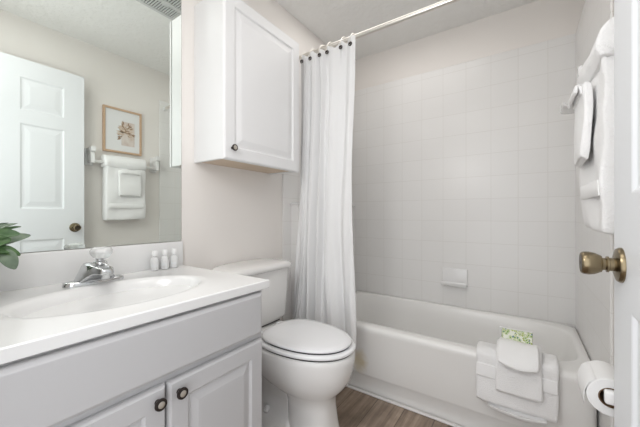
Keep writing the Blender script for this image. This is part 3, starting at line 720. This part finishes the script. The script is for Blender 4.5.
b = nb(); bundle(b, [(BX-0.030, 0.99), (BX-0.034, 1.10), (BX-0.028, 1.25), (BX-0.030, 1.388), (BX-0.02, 1.396), (BX+0.03, 1.398), (BX+0.044, 1.385), (BX+0.050, 1.25), (BX+0.054, 1.10), (BX+0.050, 0.995), (BX+0.03, 0.982), (BX-0.02, 0.980)], 0.968, 1.262, 0.010, 1.0)
obj('towel_body', b, 'terry', t, smooth=True, angle=70)
b = nb(); pr = [(BX-0.0365, 1.108), (BX-0.0365, 1.090), (BX-0.0355, 1.072)]
ribbon(b, pr, 0.985, 1.236, 0.005, 14, 0.002, 1.0, axis='Y'); obj('woven_stripe', b, 'terry_band', t, smooth=True, angle=70)
t = thing('rolled_hand_towel', 'white hand towel rolled thick over the top of the wall towels', 'towel', (BX, 1.12, 1.42))
b = nb(); bundle(b, [(BX-0.034, 1.400), (BX-0.045, 1.430), (BX-0.036, 1.472), (BX-0.012, 1.492), (BX+0.025, 1.494), (BX+0.054, 1.474), (BX+0.060, 1.43), (BX+0.050, 1.402), (BX, 1.398)], 0.960, 1.266, 0.008, 4.0)
obj('towel_roll', b, 'terry', t, smooth=True, angle=70)
b = nb(); tube(b, smooth_path([(BX-0.024, 1.2635, 1.424), (BX-0.006, 1.2685, 1.442), (BX+0.020, 1.269, 1.456), (BX+0.046, 1.266, 1.464)], 5), 0.0024, 8); obj('cord', b, 'tan', t, smooth=True)['label'] = 'thin tan cord at the end of the roll'
t = thing('washcloth', 'small folded white washcloth hanging in front of the wall bath towel', 'washcloth', (BX-0.045, 1.13, 1.2))
b = nb(); bundle(b, [(BX-0.037, 1.372), (BX-0.046, 1.380), (BX-0.056, 1.374), (BX-0.058, 1.350), (BX-0.056, 1.28), (BX-0.060, 1.19), (BX-0.054, 1.176), (BX-0.042, 1.178), (BX-0.038, 1.28)], 1.050, 1.212, 0.006, 8.0)
obj('cloth_body', b, 'terry', t, smooth=True, angle=70)
b = nb(); pr = smooth_path([(BX-0.056, 1.350), (BX-0.060, 1.368), (BX-0.067, 1.372), (BX-0.070, 1.356)], 5)
ribbon(b, pr, 1.058, 1.204, 0.009, 10, 0.003, 9.0, axis='Y'); obj('folded_cuff', b, 'terry', t, smooth=True, angle=70)

# toilet paper
tp = thing('toilet_paper_holder', 'ceramic toilet paper holder on the right wall beneath the doorknob', 'toilet paper holder', (W, 0.94, 0.62))
RX, RZ2 = 1.420, 0.639
for y in (0.862, 0.992):
    b = nb(); box(b, (W-0.012, y-0.022, RZ2-0.03), (W-0.001, y+0.022, RZ2+0.03), 0.004, 3); box(b, (RX-0.014, y-0.008, RZ2-0.014), (W-0.010, y+0.008, RZ2+0.014), 0.005, 3); obj('bracket', b, 'ceramic', tp, smooth=True, angle=40)
b = nb(); tube(b, [(RX, 0.862, RZ2), (RX, 0.992, RZ2)], 0.011, 16); obj('spindle', b, 'ceramic', tp, smooth=True, angle=50)
t = thing('toilet_paper_roll', 'white toilet paper roll hanging on its wall holder past the door', 'toilet paper', (RX, 0.925, RZ2))
def annulus(b, R0, R1, y0, y1, n=40):
    rings = []
    for R, y in ((R0, y0), (R1-0.002, y0), (R1, y0+0.002), (R1, y1-0.002), (R1-0.002, y1), (R0, y1), (R0, y0)):
        rings.append([Vector((RX + R*math.cos(2*PI*i/n), y, RZ2 - 0.008 + R*math.sin(2*PI*i/n))) for i in range(n)])
    loft(b, rings, False, False); bmesh.ops.remove_doubles(b, verts=b.verts, dist=1e-6)
b = nb(); annulus(b, 0.0215, 0.0405, 0.876, 0.976); obj('paper', b, 'paper', t, smooth=True, angle=40)
b = nb(); annulus(b, 0.0198, 0.0214, 0.876, 0.976); obj('core', b, 'card', t, smooth=True, angle=40)['label'] = 'brown cardboard core'
b = nb()
ribbon(b, [(RX-0.024, RZ2+0.0255), (RX-0.036, RZ2+0.0145), (RX-0.0425, RZ2-0.004), (RX-0.0445, RZ2-0.022), (RX-0.043, RZ2-0.036)], 0.877, 0.975, 0.001, 6, 0.001, 2.0, axis='Y'); obj('loose_sheet', b, 'paper', t, smooth=True)

# ------------------------------------------------------------------ towels over the tub edge
def drape(name, label, cat, x0, x1, prof, th, seed, part='towel_body', wob=0.006):
    t = thing(name, label, cat, ((x0+x1)/2, 1.55, prof[-1][1]))
    b = nb(); ribbon(b, smooth_path(prof, 6), x0, x1, th, 14, wob, seed); obj(part, b, 'terry', t, smooth=True, angle=70)
    return t
t = drape('bath_towel', 'large folded white bath towel draped over the front edge of the tub', 'towel', 1.085, 1.380,
      [(1.665, 0.30), (1.655, 0.372), (1.642, 0.399), (1.60, 0.401), (1.562, 0.399), (1.540, 0.384), (1.534, 0.34), (1.530, 0.27), (1.526, 0.195)], 0.022, 3, wob=0.009)
b = nb(); pr = smooth_path([(1.548, 0.30), (1.546, 0.23), (1.540, 0.178), (1.527, 0.166), (1.512, 0.176)], 6)
ribbon(b, pr, 1.135, 1.345, 0.012, 16, 0.006, 6)
for v in b.verts:
    q = math.sin(PI*(v.co.x-1.135)/0.21); k = min(1, max(0, (0.22-v.co.z)/0.05)); v.co.z -= 0.012*(q-0.5)*k; v.co.y -= 0.008*q*k
obj('inner_fold', b, 'terry', t, smooth=True, angle=70)
b = nb(); pr = smooth_path([(1.5235, 0.350), (1.5195, 0.325), (1.5180, 0.300)], 5)
ribbon(b, pr, 1.088, 1.377, 0.007, 14, 0.003, 3); obj('woven_border', b, 'terry_band', t, smooth=True, angle=70)
t = drape('hand_towel', 'white hand towel layered over the bath towel on the tub edge', 'towel', 1.164, 1.328,
      [(1.640, 0.424), (1.62, 0.432), (1.585, 0.432), (1.545, 0.424), (1.518, 0.400), (1.510, 0.36), (1.506, 0.31), (1.502, 0.268)], 0.020, 11)
b = nb(); pr = smooth_path([(1.600, 0.450), (1.555, 0.456), (1.520, 0.444), (1.494, 0.424), (1.480, 0.405), (1.478, 0.396)], 6)
ribbon(b, pr, 1.172, 1.318, 0.013, 16, 0.007, 12)
for v in b.verts:
    q = max(0.0, math.sin(PI*(v.co.x-1.172)/0.146)); k = min(1, max(0, (1.56-v.co.y)/0.08))
    v.co.y -= 0.016*q*k; v.co.z -= 0.012*(q-0.35)*k
obj('pocket_fold', b, 'terry', t, smooth=True, angle=70)
t = tag(obj('soap_packet', nb(), 'packet'), 'green floral-patterned packet tucked into the towels on the tub', 'packet')
b = nb(); box(b, (-0.058, -0.011, -0.035), (0.058, 0.011, 0.035), 0.005, 3); b.to_mesh(t.data); b.free()
t.location = (1.240, 1.602, 0.466); t.rotation_euler = (math.radians(-18), 0, 0)
t2 = thing('washcloth', 'small white washcloth folded behind the floral packet on the tub', 'washcloth', (1.22, 1.63, 0.45))
b = nb(); pr = smooth_path([(1.640, 0.450), (1.634, 0.475), (1.624, 0.492), (1.616, 0.500)], 5)
ribbon(b, pr, 1.172, 1.30, 0.012, 10, 0.004, 14); obj('cloth_body', b, 'terry', t2, smooth=True, angle=70)

# ------------------------------------------------------------------ ceiling vent
t = thing('ceiling_vent', 'square louvred exhaust vent on the ceiling, seen in the mirror', 'vent', (0.58, 0.985, H))
vx0, vx1, vy0, vy1 = 0.455, 0.705, 0.865, 1.105
b = nb()
box(b, (vx0, vy0, H-0.014), (vx1, vy0+0.022, H-0.0005), 0.003, 2); box(b, (vx0, vy1-0.022, H-0.014), (vx1, vy1, H-0.0005), 0.003, 2)
box(b, (vx0, vy0+0.022, H-0.014), (vx0+0.022, vy1-0.022, H-0.0005), 0.003, 2); box(b, (vx1-0.022, vy0+0.022, H-0.014), (vx1, vy1-0.022, H-0.0005), 0.003, 2)
box(b, ((vx0+vx1)/2-0.015, vy0+0.022, H-0.013), ((vx0+vx1)/2+0.015, vy1-0.022, H-0.003), 0.002, 1)
obj('grille_frame', b, 'vent', t)
obj('duct_shade', boxb((vx0+0.02, vy0+0.02, H-0.0025), (vx1-0.02, vy1-0.02, H-0.0008)), 'vent_dark', t)  # dark plate stands in for the shade behind the louvres
for k in range(13):
    y = vy0 + 0.030 + k*(vy1-vy0-0.06)/12
    b = nb(); box(b, (vx0+0.022, y-0.004, H-0.012), (vx1-0.022, y+0.004, H-0.005), 0.001, 1); obj('louvre', b, 'vent', t)
b = nb(); box(b, ((vx0+vx1)/2-0.025, (vy0+vy1)/2-0.02, H-0.016), ((vx0+vx1)/2+0.025, (vy0+vy1)/2+0.02, H-0.010), 0.002, 1); obj('centre_boss', b, 'vent', t)

# ------------------------------------------------------------------ potted plant at the near end of the counter
def plant():
    px, py, pz = 0.125, 0.105, 0.8012
    t = thing('potted_plant', 'leafy green plant in a dark pot on the counter by the backsplash', 'plant', (px, py, pz))
    b = nb(); lathe(b, [(0.001, 0), (0.034, 0), (0.037, 0.003), (0.046, 0.075), (0.047, 0.080), (0.043, 0.080), (0.041, 0.070), (0.001, 0.069)], (px, py, pz), 'Z', 32); obj('pot', b, 'pot', t, smooth=True, angle=40)
    b = nb(); lathe(b, [(0.001, 0.066), (0.040, 0.066), (0.040, 0.071), (0.02, 0.074), (0.001, 0.074)], (px, py, pz), 'Z', 24); obj('soil', b, 'soil', t)
    def leaf(base, tip, w, bend, m, twist=0.0):
        base, tip = Vector(base), Vector(tip); d = tip-base; L = d.length; d.normalize()
        s = d.cross(Vector((0, 0, 1))); s = s.normalized() if s.length > 1e-3 else Vector((1, 0, 0)); s = (Matrix.Rotation(twist, 3, d) @ s)
        u = s.cross(d); b = nb(); nL, nW = 10, 4; rows = []
        for i in range(nL+1):
            q = i/nL; ww = w*max(0.04, math.sin(PI*min(1, q**0.85*0.98+0.01)))**0.62
            row = []
            for j in range(-nW, nW+1):
                v = j/nW; row.append(base + d*L*q + s*ww*v + u*(bend*math.sin(PI*q) + ww*0.35*v*v - 0.002*(1-abs(v)) * 0))
            rows.append(row)
        loft(b, rows, False, False, closed=False); o = obj('leaf', b, m, t, smooth=True)
        so = o.modifiers.new('th', 'SOLIDIFY'); so.thickness = 0.0009
    rnd = random.Random(5)
    top = Vector((px, py, pz+0.075))
    # leaves the photograph shows, then the rest of the crown
    vis = [((0.120, 0.150, 0.940), (0.120, 0.231, 0.966), 0.015, 0.006, 'leaf_grey', 0.9),
           ((0.150, 0.170, 0.935), (0.158, 0.194, 0.880), 0.017, 0.008, 'leaf_grey', 1.3),
           ((0.130, 0.120, 0.945), (0.160, 0.186, 0.958), 0.024, 0.008, 'leaf', 1.1),
           ((0.130, 0.140, 0.960), (0.150, 0.205, 0.972), 0.019, 0.006, 'leaf', 0.7),
           ((0.100, 0.150, 0.955), (0.105, 0.215, 0.990), 0.016, 0.006, 'leaf', -0.3),
           ((0.140, 0.150, 0.935), (0.152, 0.205, 0.915), 0.013, 0.010, 'leaf', 1.0),
           ((0.140, 0.120, 0.930), (0.160, 0.185, 0.925), 0.016, 0.008, 'leaf', 0.6),
           ((0.110, 0.120, 0.935), (0.120, 0.190, 0.930), 0.018, 0.008, 'leaf', 0.9),
           ((0.080, 0.140, 0.955), (0.060, 0.215, 0.998), 0.019, 0.006, 'leaf_grey', 0.1)]
    for a in vis: leaf(*a)
    for k in range(22):
        a = rnd.uniform(0, 2*PI); r0 = rnd.uniform(0.01, 0.03); r1 = r0 + rnd.uniform(0.04, 0.065); z0 = pz + rnd.uniform(0.10, 0.16)
        e = (px + r1*math.cos(a), py + r1*math.sin(a), z0 + rnd.uniform(-0.02, 0.05))
        if e[0] < 0.04: continue
        if e[1] > 0.165: continue
        leaf((px + r0*math.cos(a), py + r0*math.sin(a), z0), e, rnd.uniform(0.015, 0.022), 0.008, rnd.choice(('leaf', 'leaf', 'leaf_grey')), rnd.uniform(-0.6, 0.6))
    for k in range(7):
        a = 2*PI*k/7; b = nb(); tube(b, smooth_path([(px+0.012*math.cos(a), py+0.012*math.sin(a), pz+0.065), (px+0.02*math.cos(a), py+0.022*math.sin(a), pz+0.11), (px+0.028*math.cos(a), py+0.034*math.sin(a), pz+0.15)], 4), 0.0018, 6); obj('stem', b, 'stem', t, smooth=True)
plant()
